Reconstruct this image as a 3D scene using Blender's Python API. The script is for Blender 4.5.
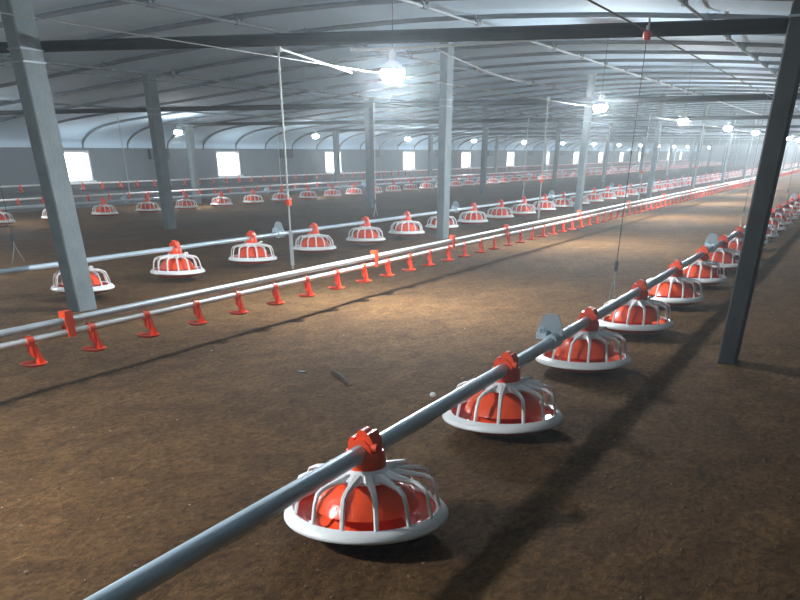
import bpy, math, random
from mathutils import Vector, Matrix, noise
random.seed(7)
scene = bpy.context.scene
for o in list(bpy.data.objects): bpy.data.objects.remove(o)
C = scene.collection

# ------------------------------------------------------------------ camera
# metres; X runs down the length of the house, Y to the left, Z up
cam_d = bpy.data.cameras.new('camera'); cam = bpy.data.objects.new('camera', cam_d); C.objects.link(cam)
scene.camera = cam
PITCH, YAW, ROLL = 0.6276, 0.4473, -0.0051
Fv = Vector((math.cos(YAW)*math.cos(PITCH), math.sin(YAW)*math.cos(PITCH), -math.sin(PITCH)))
Rv = Vector((math.sin(YAW), -math.cos(YAW), 0)); Uv = Rv.cross(Fv)
R2 = Rv*math.cos(ROLL)+Uv*math.sin(ROLL); U2 = -Rv*math.sin(ROLL)+Uv*math.cos(ROLL)
mw = Matrix((R2, U2, -Fv)).transposed().to_4x4(); mw.translation = (0, 0, 0.85)
cam.matrix_world = mw
cam_d.sensor_fit = 'HORIZONTAL'; cam_d.sensor_width = 36; cam_d.lens = 36.763
cam_d.shift_x = 0.00617; cam_d.shift_y = 0.5593; cam_d.clip_start = .05; cam_d.clip_end = 400

# ------------------------------------------------------------------ world, exposure
world = bpy.data.worlds.new('world'); scene.world = world; world.use_nodes = True
nt = world.node_tree
nt.nodes['Background'].inputs[0].default_value = (.6, .75, 1, 1); nt.nodes['Background'].inputs[1].default_value = .4
HAZE = 0.009
vs_ = nt.nodes.new('ShaderNodeVolumeScatter'); vs_.inputs['Color'].default_value = (.80, .92, 1, 1)
vs_.inputs['Density'].default_value = HAZE; vs_.inputs['Anisotropy'].default_value = .75
nt.links.new(vs_.outputs[0], nt.nodes['World Output'].inputs['Volume'])
scene.view_settings.view_transform = 'Standard'; scene.view_settings.look = 'None'
scene.view_settings.gamma = 1; scene.view_settings.use_curve_mapping = False
scene.view_settings.exposure = 1.55
BULB_E, BULB_WALL = 660.0, 250.0
LAMP_COL = (.90, .96, 1.0)

# ------------------------------------------------------------------ layout (metres)
POST_X0, POST_DX, POST_Y0, POST_DY = 4.716, 6.411, .367, 4.263
X_NEAR, X_FAR = -4.0, 94.0
Y_LEFT, Y_RIGHT, Y_MID = 14.5, -5.24, 4.63
RAFT0, RAFT_D = 15.78, 1.35
PAN_D = 1.146
FEED = [(1.026, .215, 1.963), (5.05, .230, 6.36-PAN_D*6), (11.7, .220, 12.98-PAN_D*11)]
PAN_S = 1.0327
PROF = [(14.5, .97), (14.46, 1.10), (14.24, 1.24), (13.85, 1.35), (13.2, 1.43), (12.2, 1.51), (10.6, 1.64), (9.5, 1.73), (8.4, 1.83), (6.5, 1.95), (4.63, 2.0)]
def roof_z(y):
    y = Y_MID+abs(y-Y_MID)
    for (a, za), (b, zb) in zip(PROF, PROF[1:]):
        if b <= y <= a: return za+(zb-za)*(a-y)/(a-b)
    return PROF[0][1]
full_prof = PROF+[(2*Y_MID-y, z) for y, z in PROF[-2::-1]]
def smooth_profile(pts, sub=4):
    out = []
    for i in range(len(pts)-1):
        p0 = pts[max(i-1, 0)]; p1 = pts[i]; p2 = pts[i+1]; p3 = pts[min(i+2, len(pts)-1)]
        for k in range(sub):
            t = k/sub
            f = lambda a, b, c, d: .5*(2*b+(c-a)*t+(2*a-5*b+4*c-d)*t*t+(-a+3*b-3*c+d)*t**3)
            out.append((f(p0[0], p1[0], p2[0], p3[0]), f(p0[1], p1[1], p2[1], p3[1])))
    return out+[pts[-1]]
ARCH = smooth_profile(full_prof, 4)

# ------------------------------------------------------------------ materials
def mat(name, col, rough=.5, metal=0., var=0., scale=20., bump=0., bscale=60., emit=None, estr=0., spec=None, col2=None, detail=6, stretch=None):
    m = bpy.data.materials.new(name); m.use_nodes = True
    t = m.node_tree; b = t.nodes['Principled BSDF']
    b.inputs['Base Color'].default_value = (*col, 1); b.inputs['Roughness'].default_value = rough; b.inputs['Metallic'].default_value = metal
    if spec is not None: b.inputs['Specular IOR Level'].default_value = spec
    tc = t.nodes.new('ShaderNodeTexCoord'); src = tc.outputs['Object']
    if stretch:
        mp = t.nodes.new('ShaderNodeMapping'); mp.inputs['Scale'].default_value = stretch
        t.links.new(src, mp.inputs['Vector']); src = mp.outputs[0]
    if var:
        n = t.nodes.new('ShaderNodeTexNoise'); n.inputs['Scale'].default_value = scale; n.inputs['Detail'].default_value = detail
        t.links.new(src, n.inputs['Vector'])
        r = t.nodes.new('ShaderNodeValToRGB'); r.color_ramp.elements[0].position = .3; r.color_ramp.elements[1].position = .7
        c2 = col2 or tuple(min(1, c*(1+var)) for c in col); c1 = tuple(c*(1-var) for c in col)
        r.color_ramp.elements[0].color = (*c1, 1); r.color_ramp.elements[1].color = (*c2, 1)
        t.links.new(n.outputs['Fac'], r.inputs[0]); t.links.new(r.outputs[0], b.inputs['Base Color'])
    if bump:
        n2 = t.nodes.new('ShaderNodeTexNoise'); n2.inputs['Scale'].default_value = bscale; n2.inputs['Detail'].default_value = 5
        t.links.new(src, n2.inputs['Vector'])
        bp = t.nodes.new('ShaderNodeBump'); bp.inputs['Strength'].default_value = bump; bp.inputs['Distance'].default_value = .02
        t.links.new(n2.outputs['Fac'], bp.inputs['Height']); t.links.new(bp.outputs[0], b.inputs['Normal'])
    if emit:
        b.inputs['Emission Color'].default_value = (*emit, 1); b.inputs['Emission Strength'].default_value = estr
    return m
M = {}
M['film'] = mat('roof_film', (.52, .71, .86), .75, var=.06, scale=1.5, bump=.5, bscale=4)
M['rafter'] = mat('rafter_steel', (.13, .16, .19), .5, .3, var=.15, scale=6)
M['purlin'] = mat('purlin_steel', (.26, .30, .33), .5, .3, var=.15, scale=6)
M['beam'] = mat('dark_painted_steel', (.008, .009, .010), .8, .0, var=.5, scale=8, spec=.1)
M['post'] = mat('grey_concrete', (.14, .172, .182), .85, var=.16, scale=9, bump=.25, bscale=40)
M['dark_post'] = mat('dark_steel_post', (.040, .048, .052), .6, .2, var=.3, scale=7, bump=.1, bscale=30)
M['wall'] = mat('grey_render', (.155, .185, .20), .85, var=.10, scale=1.6, bump=.1, bscale=14)
M['strip'] = mat('dark_grey', (.12, .135, .14), .9, var=.15, scale=2.5, bump=.15, bscale=14)
M['galv'] = mat('galvanised_steel', (.52, .64, .72), .34, .35, var=.14, scale=14, stretch=(.6, 9, 9))
M['plate'] = mat('sheet_steel', (.30, .35, .38), .5, .45, var=.12, scale=12)
M['white_pipe'] = mat('white_pvc', (.72, .74, .74), .35, var=.05, scale=8)
M['alu'] = mat('aluminium_rail', (.55, .60, .63), .4, .35, var=.06, scale=8)
M['orange'] = mat('orange_plastic', (.86, .075, .018), .33, var=.08, scale=14)
M['orange_in'] = mat('orange_dish_plastic', (.86, .085, .022), .25, var=.10, scale=9, bump=.25, bscale=22)
M['white'] = mat('white_plastic', (.80, .80, .79), .38, var=.03, scale=12)
M['cord'] = mat('white_rope', (.50, .53, .53), .8, var=.1, scale=60)
M['wire'] = mat('dark_wire', (.05, .06, .07), .5)
M['dark'] = mat('dark_opening', (.02, .03, .04), .7, var=.3, scale=8)
M['frame'] = mat('window_frame', (.55, .58, .60), .5, var=.05, scale=8)
M['pane'] = mat('daylit_pane', (.9, .95, 1), .3, emit=(.90, .97, 1.0), estr=2.6)
M['bulb'] = mat('glowing_bulb', (1, 1, 1), .3, emit=LAMP_COL, estr=BULB_E)
M['bulb_wall'] = mat('glowing_bulb_weaker', (1, 1, 1), .3, emit=LAMP_COL, estr=BULB_WALL)
M['socket'] = mat('lamp_socket', (.45, .47, .48), .5)
M['red'] = mat('red_pulley_plastic', (.70, .03, .02), .4)
M['crumb'] = mat('soil_crumbs', (.14, .085, .048), .95, var=.3, scale=3)
M['husk'] = mat('pale_husks', (.42, .36, .28), .9, var=.3, scale=30)

M['twig'] = mat('twig_bark', (.06, .045, .03), .9, var=.3, scale=30)
M['teal'] = mat('teal_plastic', (.04, .10, .11), .5)
def soil():
    m = bpy.data.materials.new('bare_soil'); m.use_nodes = True; t = m.node_tree; b = t.nodes['Principled BSDF']
    b.inputs['Roughness'].default_value = .95; b.inputs['Specular IOR Level'].default_value = .15
    tc = t.nodes.new('ShaderNodeTexCoord')
    mp = t.nodes.new('ShaderNodeMapping'); mp.inputs['Scale'].default_value = (1, 1.5, 1); mp.inputs['Rotation'].default_value = (0, 0, .12)
    t.links.new(tc.outputs['Object'], mp.inputs['Vector'])
    def nz(scale, det, dist=0., rough=.6):
        n = t.nodes.new('ShaderNodeTexNoise'); n.inputs['Scale'].default_value = scale; n.inputs['Detail'].default_value = det
        n.inputs['Distortion'].default_value = dist; n.inputs['Roughness'].default_value = rough
        t.links.new(mp.outputs[0], n.inputs['Vector']); return n
    big, midn, fine = nz(.7, 4, .3), nz(5, 9, .5, .7), nz(30, 7, .3, .75)
    r1 = t.nodes.new('ShaderNodeValToRGB'); e = r1.color_ramp.elements
    e[0].position = .30; e[0].color = (.085, .041, .016, 1); e[1].position = .72; e[1].color = (.205, .112, .045, 1)
    t.links.new(midn.outputs['Fac'], r1.inputs[0])
    r2 = t.nodes.new('ShaderNodeValToRGB'); e = r2.color_ramp.elements
    e[0].position = .35; e[0].color = (.72, .70, .68, 1); e[1].position = .7; e[1].color = (1.12, 1.12, 1.12, 1)
    t.links.new(big.outputs['Fac'], r2.inputs[0])
    mx = t.nodes.new('ShaderNodeMix'); mx.data_type = 'RGBA'; mx.blend_type = 'MULTIPLY'; mx.inputs['Factor'].default_value = 1
    t.links.new(r1.outputs[0], mx.inputs['A']); t.links.new(r2.outputs[0], mx.inputs['B'])
    r3 = t.nodes.new('ShaderNodeValToRGB'); e = r3.color_ramp.elements
    e[0].position = .36; e[0].color = (.38, .36, .34, 1); e[1].position = .62; e[1].color = (1.4, 1.4, 1.36, 1)
    t.links.new(fine.outputs['Fac'], r3.inputs[0])
    mx2 = t.nodes.new('ShaderNodeMix'); mx2.data_type = 'RGBA'; mx2.blend_type = 'MULTIPLY'; mx2.inputs['Factor'].default_value = .8
    t.links.new(mx.outputs['Result'], mx2.inputs['A']); t.links.new(r3.outputs[0], mx2.inputs['B'])
    t.links.new(mx2.outputs['Result'], b.inputs['Base Color'])
    ad = t.nodes.new('ShaderNodeMath'); ad.operation = 'MULTIPLY_ADD'; ad.inputs[1].default_value = 2.2
    t.links.new(midn.outputs['Fac'], ad.inputs[0]); t.links.new(fine.outputs['Fac'], ad.inputs[2])
    bp = t.nodes.new('ShaderNodeBump'); bp.inputs['Strength'].default_value = .85; bp.inputs['Distance'].default_value = .018
    t.links.new(ad.outputs[0], bp.inputs['Height']); t.links.new(bp.outputs[0], b.inputs['Normal'])
    return m
M['soil'] = soil()

# ------------------------------------------------------------------ mesh helpers
class MB:
    def __init__(s): s.v = []; s.f = []; s.m = []; s.mi = 0
    def add(s, vs, fs):
        n = len(s.v); s.v += [tuple(v) for v in vs]
        for f in fs: s.f.append([n+i for i in f]); s.m.append(s.mi)
    def box(s, a, b):
        (x0, y0, z0), (x1, y1, z1) = a, b
        s.add([(x0, y0, z0), (x1, y0, z0), (x1, y1, z0), (x0, y1, z0), (x0, y0, z1), (x1, y0, z1), (x1, y1, z1), (x0, y1, z1)],
              [(0, 3, 2, 1), (4, 5, 6, 7), (0, 1, 5, 4), (1, 2, 6, 5), (2, 3, 7, 6), (3, 0, 4, 7)])
    def tube(s, pts, r, n=8, cap=True, flat=1.0):
        pts = [Vector(p) for p in pts]; N = len(pts); rs = r if isinstance(r, (list, tuple)) else [r]*N
        vs = []; prev = None
        for i, p in enumerate(pts):
            d = (pts[min(i+1, N-1)]-pts[max(i-1, 0)]).normalized()
            if prev is None:
                h = Vector((0, 0, 1)) if abs(d.z) < .9 else Vector((0, 1, 0))
                u = d.cross(h).normalized()
            else: u = (prev-d*prev.dot(d)).normalized()
            prev = u; w = d.cross(u)
            for k in range(n):
                a = 2*math.pi*k/n
                vs.append(p+u*math.cos(a)*rs[i]+w*math.sin(a)*rs[i]*flat)
        fs = [(i*n+k, i*n+(k+1) % n, (i+1)*n+(k+1) % n, (i+1)*n+k) for i in range(N-1) for k in range(n)]
        if cap: fs += [tuple(range(n))[::-1], tuple(range((N-1)*n, N*n))]
        s.add(vs, fs)
    def lathe(s, prof, n=32, c=(0, 0, 0), close=False):
        vs = []; P = len(prof)
        for r, z in prof:
            for k in range(n):
                a = 2*math.pi*k/n; vs.append((c[0]+r*math.cos(a), c[1]+r*math.sin(a), c[2]+z))
        fs = []
        for i in range(P if close else P-1):
            j = (i+1) % P
            fs += [(i*n+k, i*n+(k+1) % n, j*n+(k+1) % n, j*n+k) for k in range(n)]
        s.add(vs, fs)
    def prism(s, poly, thick, axis='x', off=0.):   # polygon in the other two axes, extruded along axis
        n = len(poly); vs = []
        for t in (off-thick/2, off+thick/2):
            for a, b in poly: vs.append({'x': (t, a, b), 'y': (a, t, b), 'z': (a, b, t)}[axis])
        s.add(vs, [tuple(range(n))[::-1], tuple(range(n, 2*n))]+[(i, (i+1) % n, n+(i+1) % n, n+i) for i in range(n)])
    def mesh(s, name, mats, smooth=True):
        me = bpy.data.meshes.new(name); me.from_pydata(s.v, [], s.f); me.update()
        import bmesh
        bm = bmesh.new(); bm.from_mesh(me); bmesh.ops.recalc_face_normals(bm, faces=bm.faces); bm.to_mesh(me); bm.free()
        for m in (mats if isinstance(mats, (list, tuple)) else [mats]): me.materials.append(M[m])
        me.polygons.foreach_set('material_index', s.m)
        if smooth:
            me.polygons.foreach_set('use_smooth', [True]*len(me.polygons))
            try: me.set_sharp_from_angle(angle=math.radians(40))
            except Exception: pass
        return me
def obj(name, me, parent=None, loc=(0, 0, 0), rot=None):
    o = bpy.data.objects.new(name, me); C.objects.link(o); o.location = loc
    if rot: o.rotation_euler = rot
    if parent: o.parent = parent
    return o
def tag(o, label, cat, group=None):
    o['label'] = label; o['category'] = cat
    if group: o['group'] = group
    return o
def struct(o, label=None):
    o['kind'] = 'structure'
    if label: o['label'] = label
    return o
def box_mesh(name, a, b, m, smooth=False):
    q = MB(); q.box(a, b); return q.mesh(name, m, smooth)
ORD = ['first', 'second', 'third', 'fourth', 'fifth', 'sixth', 'seventh', 'eighth', 'ninth', 'tenth', 'eleventh', 'twelfth', 'thirteenth', 'fourteenth', 'fifteenth', 'sixteenth']

# ------------------------------------------------------------------ floor
def floor_z(x, y):
    return .007*noise.noise((x*.9, y*1.3, 0))+.005*noise.noise((x*3.1, y*4.2, 5))-.006
def make_floor():
    xs = []; x = X_NEAR
    while x < X_FAR:
        xs.append(x); x += .07 if x < 8 else (.16 if x < 18 else .8)
    xs.append(X_FAR)
    ys = []; y = Y_RIGHT
    while y < Y_LEFT:
        ys.append(y); y += .07 if -1.5 < y < 4.5 else .22
    ys.append(Y_LEFT)
    q = MB(); n = len(ys)
    vs = []
    for x in xs:
        for y in ys:
            z = floor_z(x, y)
            if -.5 < x < 9 and -2 < y < 5: z += .004*noise.noise((x*9, y*11, 2))
            vs.append((x, y, z))
    q.add(vs, [(i*n+j, (i+1)*n+j, (i+1)*n+j+1, i*n+j+1) for i in range(len(xs)-1) for j in range(n-1)])
    return struct(obj('floor', q.mesh('floor', 'soil')), 'bare brown earth floor of the poultry house')
floor = make_floor()

# ------------------------------------------------------------------ walls, windows
WIN0, WIN_D, WIN_W, WIN_Z0, WIN_Z1 = 15.42, 5.38, 1.0, .43, .945
win_x = [WIN0+WIN_D*k for k in range(-1, 15)]
def make_left_wall():
    q = MB(); y0, y1 = Y_LEFT, Y_LEFT+.2
    q.box((X_NEAR, y0, -.05), (X_FAR, y1, WIN_Z0)); q.box((X_NEAR, y0, WIN_Z1), (X_FAR, y1, .99))
    e = [X_NEAR]
    for x in win_x: e += [x-WIN_W/2, x+WIN_W/2]
    e.append(X_FAR)
    for a, b in zip(e[0::2], e[1::2]): q.box((a, y0, WIN_Z0), (b, y1, WIN_Z1))
    return struct(obj('wall_left', q.mesh('wall_left', 'wall', False)), 'long low grey side wall with bright windows')
wall_left = make_left_wall()
struct(obj('trim_1', box_mesh('strip', (X_NEAR, Y_LEFT-.03, -.05), (X_FAR, Y_LEFT, .40), 'strip')), 'darker plinth along the foot of the side wall')  # proud strip, darker grey than the wall above it
struct(obj('wall_right', box_mesh('wall_right', (X_NEAR, Y_RIGHT-.2, -.05), (X_FAR, Y_RIGHT, .99), 'wall')))
def end_wall(name, x0, x1):
    q = MB(); P = [(y, z+.06) for y, z in ARCH]+[(Y_RIGHT, -.05), (Y_LEFT, -.05)]
    q.prism(P, x1-x0, 'x', (x0+x1)/2); return struct(obj(name, q.mesh(name, 'wall', False)))
end_wall('wall_near', X_NEAR-.2, X_NEAR); end_wall('wall_far', X_FAR, X_FAR+.2)
wf = MB(); w2 = WIN_W/2; hz = (WIN_Z1-WIN_Z0)
for a, b in (((-w2, -.01, 0), (-w2+.04, .12, hz)), ((w2-.04, -.01, 0), (w2, .12, hz)), ((-w2+.04, -.01, hz-.04), (w2-.04, .12, hz)), ((-w2-.03, -.05, -.03), (w2+.03, .12, .02))): wf.box(a, b)
wf_me = wf.mesh('window_frame', 'frame', False)
wp_me = box_mesh('pane', (-w2+.04, .09, .02), (w2-.04, .10, hz-.04), 'pane')
for k, x in enumerate(win_x):
    w = obj('window_%d' % (k+1), wf_me, None, (x, Y_LEFT, WIN_Z0)); struct(w, 'bright daylit window in the low side wall')
    obj('window_pane', wp_me, w)
# dark air inlets high on the side wall, one between every pair of windows
q = MB(); q.box((-.33, -.07, -.09), (.33, 0, .09)); in_me = q.mesh('inlet_body', 'dark', False)
q = MB()
for z in (-.05, 0, .05): q.box((-.31, -.085, z-.008), (.31, -.07, z+.008))
in_fl = q.mesh('inlet_flap', 'strip', False)
for k, x in enumerate(win_x[:-1]):
    xx = x+WIN_D*.5
    t = obj('air_inlet', in_me, None, (xx, Y_LEFT, .885)); obj('flap', in_fl, t)
    if k == 0: lb = 'dark air inlet on the wall before the leftmost window'
    elif k <= 6: lb = 'dark air inlet on the side wall just right of its %s window from the left' % ORD[k-1]
    else: lb = 'small distant dark air inlet far along the side wall'
    tag(t, lb, 'air inlet', 'air inlets on the side wall')

# ------------------------------------------------------------------ roof: film, rafters, purlins
raft_x = [RAFT0+RAFT_D*k for k in range(-14, 58)]
def make_roof():
    q = MB(); xs = []
    sub = 6
    for a, b in zip(raft_x, raft_x[1:]):
        for k in range(sub): xs.append((a+(b-a)*k/sub, k/sub))
    xs = [(X_NEAR, 0)]+[p for p in xs if p[0] > X_NEAR+.05 and p[0] < X_FAR-.05]+[(X_FAR, 0)]
    n = len(ARCH); vs = []
    for x, t in xs:
        sag = .035*4*t*(1-t)
        for y, z in ARCH:
            s = sag*min(1, max(0, (z-1.1)/.3))
            vs.append((x, y, z+.022-s+.012*noise.noise((x*1.1, y*.8, 3))*(1 if z > 1.15 else 0)))
    q.add(vs, [(i*n+j, i*n+j+1, (i+1)*n+j+1, (i+1)*n+j) for i in range(len(xs)-1) for j in range(n-1)])
    return struct(obj('ceiling', q.mesh('roof_film', 'film')), 'arched white plastic film roof')
roof = make_roof()
q = MB(); q.tube([(0, y, z-.012) for y, z in ARCH], .021, 6); raf_me = q.mesh('rafter', 'rafter')
for x in raft_x:
    if X_NEAR < x < X_FAR: obj('rafter', raf_me, roof, (x, 0, 0))
cl = MB(); cl.box((-.05, -.018, -.035), (.05, .018, -.005)); cl.tube([(-.03, 0, -.01), (-.03, .03, .05)], .012, 6); cl.tube([(.03, 0, -.01), (.05, -.03, .05)], .012, 6)
cl_me = cl.mesh('clamp', 'rafter')
for y in (1.70, 4.0, 6.0, 8.9, 11.6, -1.6):
    q = MB(); z = roof_z(y)-.055
    q.tube([(X_NEAR+.1, 0, 0), (X_FAR-.1, 0, 0)], .012, 8); p = obj('purlin', q.mesh('purlin', 'purlin'), roof, (0, y, z))
    if y < 9:
        for x in raft_x:
            if X_NEAR < x < 30: obj('clamp', cl_me, p, (x, 0, .02))

# ------------------------------------------------------------------ posts and tie beams
SX, SY = .18, .10
def post_mesh(h):
    q = MB(); c = .008
    P = [(-SX/2+c, -SY/2), (SX/2-c, -SY/2), (SX/2, -SY/2+c), (SX/2, SY/2-c), (SX/2-c, SY/2), (-SX/2+c, SY/2), (-SX/2, SY/2-c), (-SX/2, -SY/2+c)]
    q.prism(P, h+.03, 'z', h/2-.015); return q.mesh('support_post', 'post', False)
cap = MB(); cap.box((-.11, -.07, -.012), (.11, .07, 0)); cap_me = cap.mesh('cap_plate', 'rafter', False)
band = MB()
for z in (-.03, .03): band.box((-SX/2-.004, -SY/2-.004, z-.004), (SX/2+.004, SY/2+.004, z+.004))
band_me = band.mesh('tie_strap', 'purlin', False)
ROWN = {-1: 'row behind the right of the foreground line', 0: 'right-hand row', 1: 'middle row', 2: 'row behind the second feed line', 3: 'row along the side wall'}
BEAM_Z = 1.335
meshes = {}
for j in (0, 1, 2, 3):
    for i in range(0, 14):
        if j == 0 and i > 3: continue
        if j == 2 and i == 0: continue
        if j == 3 and i < 2: continue
        x = POST_X0+i*POST_DX+SX/2; y = POST_Y0+j*POST_DY+SY/2
        h = roof_z(y)-.06
        if j not in meshes: meshes[j] = post_mesh(h)
        p = obj('support_post', meshes[j], None, (x, y, 0))
        if (j, i) == (1, 0): p.rotation_euler = (-.028, 0, 0)
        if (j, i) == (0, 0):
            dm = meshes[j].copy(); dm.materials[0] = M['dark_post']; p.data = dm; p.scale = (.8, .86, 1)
        obj('cap_plate', cap_me, p, (0, 0, h+.01)); obj('tie_strap', band_me, p, (0, 0, BEAM_Z))
        if j == 0: lb = 'dark steel post at the far right in the foreground' if i == 0 else 'concrete post of the right-hand row past the dark foreground post'
        elif j == 1:
            lb = {0: 'thick pale concrete post at the far left in front of a feeder pan', 1: 'grey concrete post beside the water line at the middle of the view', 2: 'concrete post behind the water line, next to a white hanging rope'}.get(i)
            if not lb: lb = '%s concrete post of the middle row counting from the left' % ORD[i] if i < 7 else 'small distant concrete post far down the middle row'
        elif j == 2:
            lb = '%s concrete post of the row behind the second feed line, from the left' % ORD[i-1] if i < 8 else 'small distant concrete post far down the row behind the second feed line'
        else:
            lb = '%s slim concrete post of the row along the windowed wall, from the left' % ORD[i-2] if i < 8 else 'small distant concrete post far down the row along the windowed wall'
        tag(p, lb, 'post', 'concrete posts, '+ROWN[j])
BX = .115
def beam_mesh(sl):
    q = MB(); q.tube([(0, -5.0, sl*(-5.0-POST_Y0-POST_DY)), (0, 14.2, sl*(14.2-POST_Y0-POST_DY))], .026, 8); return q.mesh('tie_beam', 'beam')
bm0, bm1 = beam_mesh(.0226), beam_mesh(.006)
for i in range(14):
    x = POST_X0+i*POST_DX+SX+.026
    b = obj('tie_beam', bm1 if i else bm0, None, (x, 0, BEAM_Z if i else 1.385))
    lb = ['black steel tie beam crossing the top of the view, nearest one', 'second dark tie beam across the house at the middle post', 'third dark tie beam across the house below the second', 'fourth dark tie beam across the house', 'fifth dark tie beam across the house'][i] if i < 5 else 'thin distant tie beam deep in the house'
    tag(b, lb, 'beam', 'tie beams across the house')

# ------------------------------------------------------------------ lamps
bq = MB(); prof = [(.0, -.052), (.034, -.050), (.056, -.042), (.069, -.028), (.073, -.010), (.072, .002)]
bq.lathe(prof, 16); bulb_me = bq.mesh('bulb', 'bulb'); bulb_w_me = bq.mesh('bulb', 'bulb_wall')
sq = MB(); sq.lathe([(.071, .002), (.074, .004), (.070, .016), (.045, .034), (.024, .048), (.022, .085), (.012, .10), (0, .10)], 16); sock_me = sq.mesh('socket', 'socket')
cord_cache = {}
def lamp(x, y, z, label, group):
    t = bpy.data.objects.new('hanging_lamp', None); C.objects.link(t); t.location = (x, y, z); t.empty_display_size = .1
    tag(t, label, 'lamp', group)
    obj('bulb', bulb_w_me if y > 10 else bulb_me, t); obj('socket', sock_me, t)
    h = round(roof_z(y)-z-.03, 2)
    if h not in cord_cache:
        c = MB(); c.tube([(0, 0, .095), (0, 0, h)], .003, 6); cord_cache[h] = c.mesh('cord', 'wire')
    obj('cord', cord_cache[h], t)
for k in range(-1, 16):
    lb = 'bright lamp nearest the camera, hanging over the water line' if k == 0 else ('hanging lamp above the near end of the water line, out of the frame' if k == -1 else ('%s bright lamp of the row over the water line' % ORD[k] if k < 6 else 'small distant lamp far along the row over the water line'))
    lamp(5.85+5.17*k, 2.8, 1.265, lb, 'lamps over the water line')
for k in range(-1, 14):
    lb = ('%s lamp from the left in the row near the side wall' % ORD[k]) if 0 <= k < 8 else ('lamp of the wall row left of the frame' if k < 0 else 'small distant lamp far along the row near the side wall')
    lamp(16.2+5.36*k, 12.4, 1.24, lb, 'lamps near the side wall')

lamp(5.0, 8.2, 1.34, 'unseen lamp added beyond the left edge to brighten the floor', 'added lamp between the feed lines')  # guessed lamp, added out of view to brighten the floor on the left

# ------------------------------------------------------------------ feeder pans
RIM_Z = .085   # rim height above the floor when the pipe is at .235
NR = 14
def rot_pts(pts, a):
    ca, sa = math.cos(a), math.sin(a); return [(x*ca-y*sa, x*sa+y*ca, z) for x, y, z in pts]
def rib_into(q, a, lo=False):
    n = 5 if lo else 6
    P = [(.066, 0, -.052), (.110, 0, -.055), (.152, 0, -.060), (.173, 0, -.069), (.184, 0, -.092), (.196, 0, -.146)]
    if lo: P = [P[0], P[2], P[4], P[5]]; r = [.014, .0085, .007, .0066]
    else: r = [.017, .0105, .008, .0072, .0066, .0064]
    q.tube(rot_pts(P, a), r, n, True, .75)
def collar_into(q, n=32):
    q.lathe([(.052, -.036), (.060, -.036), (.070, -.046), (.088, -.054), (.088, -.062), (.066, -.058), (.052, -.050)], n, close=True)
def rim_into(q, n=48):
    q.lathe([(.187, -.143), (.196, -.138), (.210, -.145), (.220, -.157), (.2205, -.162), (.2185, -.165), (.204, -.160), (.190, -.150)], n, close=True)
def dish_into(q, n=40):
    q.lathe([(0, -.108), (.04, -.112), (.085, -.142), (.115, -.176), (.135, -.182), (.160, -.176), (.192, -.154), (.204, -.158), (.207, -.1665), (.198, -.1685), (.165, -.186), (.13, -.194), (0, -.196)], n)
def cone_into(q, n=24):
    q.lathe([(.050, -.045), (.056, -.060), (.085, -.074), (.126, -.104), (.141, -.136), (.135, -.137), (.116, -.108), (.05, -.075)], n)
    for k in range(7):      # facets and slots on the feed cone
        a = 2*math.pi*(k+.5)/7
        q.prism([], 0) if False else None
def saddle_into(q, n=16):
    q.lathe([(.0, -.052), (.053, -.052), (.055, -.030), (.052, -.005), (.048, .004), (.044, .004), (.044, -.0)], n)
    # clamp band over the pipe (axis x) with two lugs
    arc = [(math.cos(a), math.sin(a)) for a in [math.radians(-30+240*k/10) for k in range(11)]]
    poly = [(.035*c, .035*s) for c, s in arc]+[(.0228*c, .0228*s) for c, s in arc[::-1]]
    q.prism(poly, .062, 'x', 0)
    q.prism([(-.036, -.02), (-.020, -.02), (-.014, .050), (-.024, .050), (-.036, .03)], .052, 'x', .0)
    q.prism([(.036, -.02), (.024, -.02), (.020, .036), (.030, .036), (.038, .022)], .040, 'x', .0)
    q.tube([(-.018, -.002, .040), (.018, -.002, .040)], .017, 10)
    q.tube([(-.02, -.046, .018), (-.02, -.032, .018)], .010, 8)
def hook_into(q):
    for s in (-1, 1):
        q.tube([(.02, s*.05, -.05), (.035, s*.075, -.030), (.05, s*.085, -.034)], [.009, .007, .006], 6)
mk = {}
q = MB(); rib_into(q, 0); mk['rib'] = q.mesh('rib', 'white')
q = MB(); collar_into(q); hook_into(q); mk['grill'] = q.mesh('grill', 'white')
q = MB(); rim_into(q); mk['rim'] = q.mesh('rim', 'white')
q = MB(); dish_into(q); mk['dish'] = q.mesh('dish', 'orange_in')
q = MB(); cone_into(q); mk['cone'] = q.mesh('feed_cone', 'orange_in')
q = MB(); saddle_into(q); mk['saddle'] = q.mesh('saddle_clamp', 'orange')
q = MB(); collar_into(q, 20)
for k in range(NR): rib_into(q, 2*math.pi*(k+.5)/NR, True)
mk['grill_mid'] = q.mesh('grill', 'white')
q = MB(); rim_into(q, 28); mk['rim_mid'] = q.mesh('rim', 'white')
q = MB(); dish_into(q, 20); cone_into(q, 12); mk['dish_mid'] = q.mesh('dish', 'orange_in')
q = MB()                                # far: one mesh, two materials
collar_into(q, 10); rim_into(q, 14)
for k in range(NR): rib_into(q, 2*math.pi*(k+.5)/NR, True)
q.mi = 1; dish_into(q, 12); cone_into(q, 8); saddle_into(q, 8)
mk['far'] = q.mesh('feeder_pan', ['white', 'orange'])
LINE_NAME = ['foreground feed line', 'second feed line', 'feed line by the side wall']
LINE_FIRST = ['beside the camera', 'left of the pale post', 'at the left edge']
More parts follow.
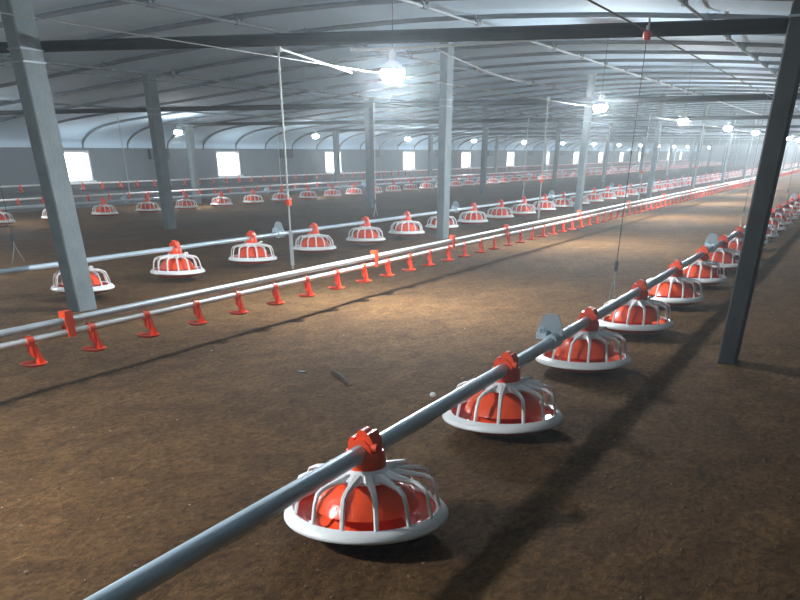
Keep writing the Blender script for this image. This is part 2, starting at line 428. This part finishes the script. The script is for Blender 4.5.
for li, (y, pz, x0) in enumerate(FEED):
    near = 8 if li == 0 else 0; n = 0
    kmin = 0 if li == 0 else (5 if li == 1 else 9)
    vis = 0
    k = kmin
    while True:
        x = x0+PAN_D*k
        if x > X_FAR-3: break
        d = math.hypot(x, y)
        jit = random.uniform(-.02, .02) if (li, vis) != (0, 0) else 0
        tilt = (random.uniform(-.03, .03), random.uniform(-.02, .02), random.uniform(0, 6.28))
        ordn = ORD[vis] if vis < 12 else None
        if ordn:
            lb = {(0, 0): 'large feeder pan nearest the camera on the foreground feed line',
                  (1, 1): 'feeder pan half hidden behind the thick pale left post'}.get((li, vis))
            if not lb: lb = '%s feeder pan along the %s, counted from %s' % (ordn, LINE_NAME[li], 'the camera' if li == 0 else 'the left')
        else: lb = 'small distant feeder pan far along the '+LINE_NAME[li]
        grp = 'feeder pans on the '+LINE_NAME[li]
        if d < 24:
            t = bpy.data.objects.new('feeder_pan', None); C.objects.link(t); t.location = (x+jit, y, pz); t.scale = (PAN_S,)*3; t.empty_display_size = .1
            obj('saddle_clamp', mk['saddle'], t)
            az = tilt[2]
            if d < 10:
                g = obj('grill', mk['grill'], t, rot=(0, 0, .1*vis))
                for r_ in range(NR): obj('rib', mk['rib'], g, rot=(0, 0, 2*math.pi*(r_+.35)/NR))
                obj('rim', mk['rim'], t); obj('dish', mk['dish'], t); obj('feed_cone', mk['cone'], t)
            else:
                obj('grill', mk['grill_mid'], t, rot=(0, 0, az)); obj('rim', mk['rim_mid'], t); obj('dish', mk['dish_mid'], t)
        else:
            t = obj('feeder_pan', mk['far'], None, (x+jit, y, pz)); t.scale = (PAN_S,)*3
        tag(t, lb, 'feeder', grp)
        vis += 1; k += 1

# feed pipes with couplings and steel plates
pl = MB()
PL = [(-.056, .010), (.056, .010), (.052, .036), (.038, .076), (.024, .088), (0, .091), (-.024, .088), (-.038, .076), (-.052, .036)]
pl.prism([(a+.02, b+.01) for a, b in PL], .005, 'x'); plate_me = pl.mesh('hanger_plate', 'plate', False)
cc = MB(); cc.tube([(-.06, 0, 0), (.045, 0, 0)], .031, 14); cc.box((-.055, .020, .012), (.02, .062, .034)); cc.tube([(-.045, .050, .03), (-.045, .050, .05)], .008, 6); cc.tube([(-.0, .050, .03), (-.0, .050, .05)], .008, 6)
clamp_me = cc.mesh('coupling', 'galv')
for li, (y, pz, x0) in enumerate(FEED):
    t = bpy.data.objects.new('feed_line', None); C.objects.link(t); t.location = (0, y, pz)
    tag(t, ['galvanised feed pipe running from the bottom left through the foreground pans', 'galvanised feed pipe of the second line behind the water line', 'galvanised feed pipe nearest the windowed side wall'][li], 'feed pipe', 'feed pipes')
    q = MB(); q.tube([(x0-3.2 if li == 0 else .5, 0, 0)]+[(4*k+4, 0, .0) for k in range(22)]+[(X_FAR-2, 0, 0)], .0225 if li == 0 else .017, 16); obj('pipe', q.mesh('pipe', 'galv'), t)
    x = [3.70, 3.42, 4.4][li]
    while x < X_FAR-4:
        c_ = obj('coupling', clamp_me, t, (x, 0, 0)); obj('hanger_plate', plate_me, c_)
        x += PAN_D*4

# ------------------------------------------------------------------ water lines
dq = MB()
dq.lathe([(0, -.100), (.022, -.101), (.044, -.097), (.059, -.086), (.055, -.086), (.042, -.093), (0, -.094)], 14)          # cup
dq.prism([(.012, -.012), (.030, -.020), (.042, -.060), (.056, -.090), (.020, -.097), (.024, -.060), (.012, -.034)], .022, 'y')  # arm
dq.prism([(.020*math.cos(a), .020*math.sin(a)) for a in [2*math.pi*k/10 for k in range(10)]], .034, 'x')                  # saddle round the pipe
dq.tube([(0, 0, -.015), (0, 0, -.045), (.012, 0, -.062)], [.012, .012, .007], 8)
drink_me = dq.mesh('drinker', 'orange')
bq = MB(); bq.box((-.022, -.018, -.018), (.022, .018, .030)); bq.prism([(-.030, .028), (.030, .028), (.022, .084), (-.022, .084)], .036, 'y'); br_me = bq.mesh('bracket', 'orange', False)
def water_line(y, z, x_start, first, sp, label, two=True, rail=.055, brackets=()):
    t = bpy.data.objects.new('water_line', None); C.objects.link(t); t.location = (0, y, z)
    tag(t, label, 'water pipe', 'drinker lines')
    q = MB(); q.tube([(x_start, 0, 0)]+[(5*k, 0, 0) for k in range(3, 18)]+[(X_FAR-2, 0, 0)], .0145, 12); obj('pipe', q.mesh('pipe', 'white_pipe'), t)
    if two:
        q = MB(); q.tube([(x_start, 0, rail), (X_FAR-2, 0, rail)], .0155, 12); obj('support_rail', q.mesh('support_rail', 'alu'), t)
    x = first; n = 0
    while x < X_FAR-3 and n < 290:
        obj('drinker', drink_me, t, (x+random.uniform(-.01, .01), 0, 0), (0, 0, random.uniform(-.12, .12))); x += sp; n += 1
    for x in brackets: obj('bracket', br_me, t, (x, 0, 0))
bx = [3.03, 6.08, 7.55, 8.93, 11.6]; bx += [11.6+2.7*k for k in range(1, 29)]
water_line(3.06, .215, .5, 2.778-.389*5, .389, 'twin white drinker pipes with orange cups crossing the middle ground', True, .045, bx)
water_line(12.6, .275, 7.0, 8.1, .55, 'white drinker pipe just behind the feed line by the side wall', False)
water_line(14.2, .41, 9.0, 9.2, .55, 'white drinker pipe running along the foot of the windows', False)

# ------------------------------------------------------------------ cables, ropes, pulleys
def rope(name, pts, r, m, label, cat, group=None):
    q = MB(); q.tube(pts, r, 6); return tag(obj(name, q.mesh(name, m)), label, cat, group)
def sag_pts(a, b, sag, n=8):
    a, b = Vector(a), Vector(b)
    return [a.lerp(b, k/n)-Vector((0, 0, sag*4*(k/n)*(1-k/n))) for k in range(n+1)]
rope('winch_cable', [(X_NEAR+.2, 1.026, 1.279), (X_FAR-.5, 1.026, 1.279)], .003, 'wire', 'dark lifting cable above the foreground feed line', 'cable', 'lifting cables')
rope('winch_cable', [(X_NEAR+.2, 3.06, 1.282), (X_FAR-.5, 3.06, 1.282)], .0022, 'cord', 'pale lifting cable above the middle water line', 'cable', 'lifting cables')
rope('winch_cable', [(X_NEAR+.2, 5.05, 1.31), (X_FAR-.5, 5.05, 1.31)], .003, 'wire', 'thin lifting cable above the second feed line', 'cable', 'lifting cables')
rope('power_wire', sag_pts((4.99, 2.15, 1.285), (11.3, 3.75, 1.50), .02), .005, 'wire', 'dark wire slanting up from the nearest tie beam', 'wire')
rope('lamp_wire', sag_pts((4.93, 2.6, 1.292), (4.93, 1.6, 1.292), .004), .006, 'cord', 'white wire tied under the nearest tie beam', 'wire')

def suspension(x, y, z_top, z_pipe, m, label, group, clip=True, knot=False):
    t = bpy.data.objects.new('suspension_cord', None); C.objects.link(t); t.location = (x, y, z_pipe)
    tag(t, label, 'cord', group); h = z_top-z_pipe
    q = MB(); q.tube([(0, 0, .13 if clip else .0), (0, 0, h)], .0018 if m == 'wire' else (.009 if y > 10 else .0055), 6); obj('cord', q.mesh('cord', m), t)
    if clip:
        q = MB(); q.box((-.009, -.007, .14), (.009, .007, .185)); q.box((-.017, -.006, .15), (-.008, .006, .162)); obj('height_clip', q.mesh('height_clip', 'rafter', False), t)
        q = MB(); q.tube([(-.055, 0, .02), (-.01, 0, .10), (0, 0, .14), (.01, 0, .10), (.055, 0, .02)], .003, 5); obj('yoke', q.mesh('yoke', 'cord'), t)
    if knot:
        q = MB(); q.lathe([(0, -.02), (.016, -.012), (.018, .004), (.010, .018), (0, .02)], 8, (0, 0, h)); obj('knot', q.mesh('knot', 'cord'), t)
        q = MB(); q.box((-.015, -.013, .325), (.015, .013, .355)); obj('adjuster', q.mesh('adjuster', 'orange', False), t)
        q = MB(); q.tube([(0, 0, .02), (0, 0, .20)], .011, 8); obj('hanger_rod', q.mesh('hanger_rod', 'alu'), t)
    return t
pb = MB(); pb.lathe([(0, -.03), (.020, -.026), (.026, -.005), (.022, .012), (0, .016)], 12); pul_me = pb.mesh('wheel_housing', 'red')
hb = MB(); hb.tube([(0, 0, .010), (.018, 0, .028), (.016, 0, .05), (0, 0, .075)], .007, 6); hb.box((-.02, -.008, .008), (.02, .008, .036)); hook_me = hb.mesh('hook', 'plate')
for k in range(0, 9):
    x = 4.71+5.4*k; far = k > 4
    lb = 'dark cord with a small clip hanging to the foreground feed line, nearest one' if k == 0 else ('%s cord hanging down to the foreground feed line' % ORD[k] if not far else 'distant thin cord hanging to the foreground feed line')
    suspension(x, 1.026, 1.279, .237, 'wire', lb, 'cords of the foreground feed line')
    if k < 1:
        t = bpy.data.objects.new('pulley', None); C.objects.link(t); t.location = (x, 1.026, 1.270); t.scale = (.75,)*3
        obj('wheel_housing', pul_me, t); obj('hook', hook_me, t)
        tag(t, 'small red pulley hanging below the nearest tie beam' if k == 0 else 'tiny red pulley on the lifting cable, %s from the camera' % ORD[k], 'pulley', 'pulleys on the lifting cable')
for k in range(0, 9):
    x = 4.68+5.4*k
    lb = 'thin cord with clip and yoke at the left edge on the second feed line' if k == 0 else ('%s thin cord hanging to the second feed line' % ORD[k] if k < 5 else 'distant thin cord hanging to the second feed line')
    suspension(x, 5.05, 1.31, .252, 'cord' if k else 'wire', lb, 'cords of the second feed line')
for k in range(0, 9):
    x = 4.96+5.0*k
    lb = 'white rope with a knot hanging to the water line left of the nearest lamp' if k == 0 else ('%s white rope hanging to the water line' % ORD[k] if k < 5 else 'distant white rope hanging to the water line')
    suspension(x, 3.06, 1.318 if k == 0 else 1.29, .285, 'cord', lb, 'ropes of the water line', False, True)
rope('knot_rope', [(4.97, 3.06, 1.318), (5.4, 3.06, 1.29), (5.80, 3.06, 1.264)], .005, 'cord', 'short white rope running from the knot towards the nearest lamp', 'rope')
rope('tie_rope', [(4.96, 3.06, 1.322), (4.95, 3.075, 1.335), (4.94, 3.09, 1.345)], .004, 'cord', 'thin tie from the knot up to the nearest beam', 'rope')
for k in range(0, 6):
    x = 14.75+5.4*k
    suspension(x, 12.6, 1.42, .29, 'cord', '%s white rope from the left hanging to the drinker pipe behind the wall-side pans' % ORD[k], 'ropes of the wall-side drinker pipe', False, False)
rope('floor_wire', [(.2, 1.36, .006)]+[(x*.5+.7, 1.34+.012*math.sin(x*1.7), .006) for x in range(1, 24)], .0022, 'husk', 'thin pale wire lying on the soil beside the foreground feed line', 'wire')

tag(obj('twig', (lambda q: (q.tube([(3.70, 2.10, .008), (3.65, 2.05, .012), (3.62, 2.01, .010), (3.48, 1.88, .008)], [.006, .008, .007, .004], 6), q.mesh('twig', 'twig'))[1])(MB())), 'crooked dark twig lying on the open soil', 'twig')
tag(obj('teal_scrap', (lambda q: (q.prism([(3.630, 2.215), (3.650, 2.217), (3.652, 2.255), (3.628, 2.252)], .006, 'z', .006), q.mesh('teal_scrap', 'teal', False))[1])(MB())), 'small teal scrap lying on the open soil', 'scrap')
tag(obj('white_scrap', (lambda q: (q.lathe([(0, -.006), (.012, -.004), (.015, .003), (.008, .010), (0, .011)], 8, (3.46, 1.47, .008)), q.mesh('white_scrap', 'white'))[1])(MB())), 'small white scrap on the soil left of the second foreground pan', 'scrap')

# ------------------------------------------------------------------ crumbs and husks on the soil
def crumbs(name, n, m, smin, smax, flat):
    q = MB()
    for _ in range(n):
        x = .9+7*random.random()**1.3; y = random.uniform(-1.3, 4.2)
        s = random.uniform(smin, smax); z = floor_z(x, y)+s*flat*.3
        vs = []
        for dx, dy, dz in ((1, 0, 0), (-1, 0, 0), (0, 1, 0), (0, -1, 0), (0, 0, 1), (0, 0, -1)):
            k = random.uniform(.6, 1.2)
            vs.append((x+dx*s*k, y+dy*s*k*.8, z+dz*s*k*flat))
        q.add(vs, [(0, 2, 4), (2, 1, 4), (1, 3, 4), (3, 0, 4), (2, 0, 5), (1, 2, 5), (3, 1, 5), (0, 3, 5)])
    o = obj(name, q.mesh(name, m, False)); o['kind'] = 'stuff'
    return o
tag(crumbs('soil_crumbs', 2600, 'crumb', .004, .012, .4), 'loose crumbs of brown earth strewn over the floor', 'soil')
tag(crumbs('pale_husks', 170, 'husk', .003, .007, .35), 'pale flecks of husk scattered on the earth', 'husks')
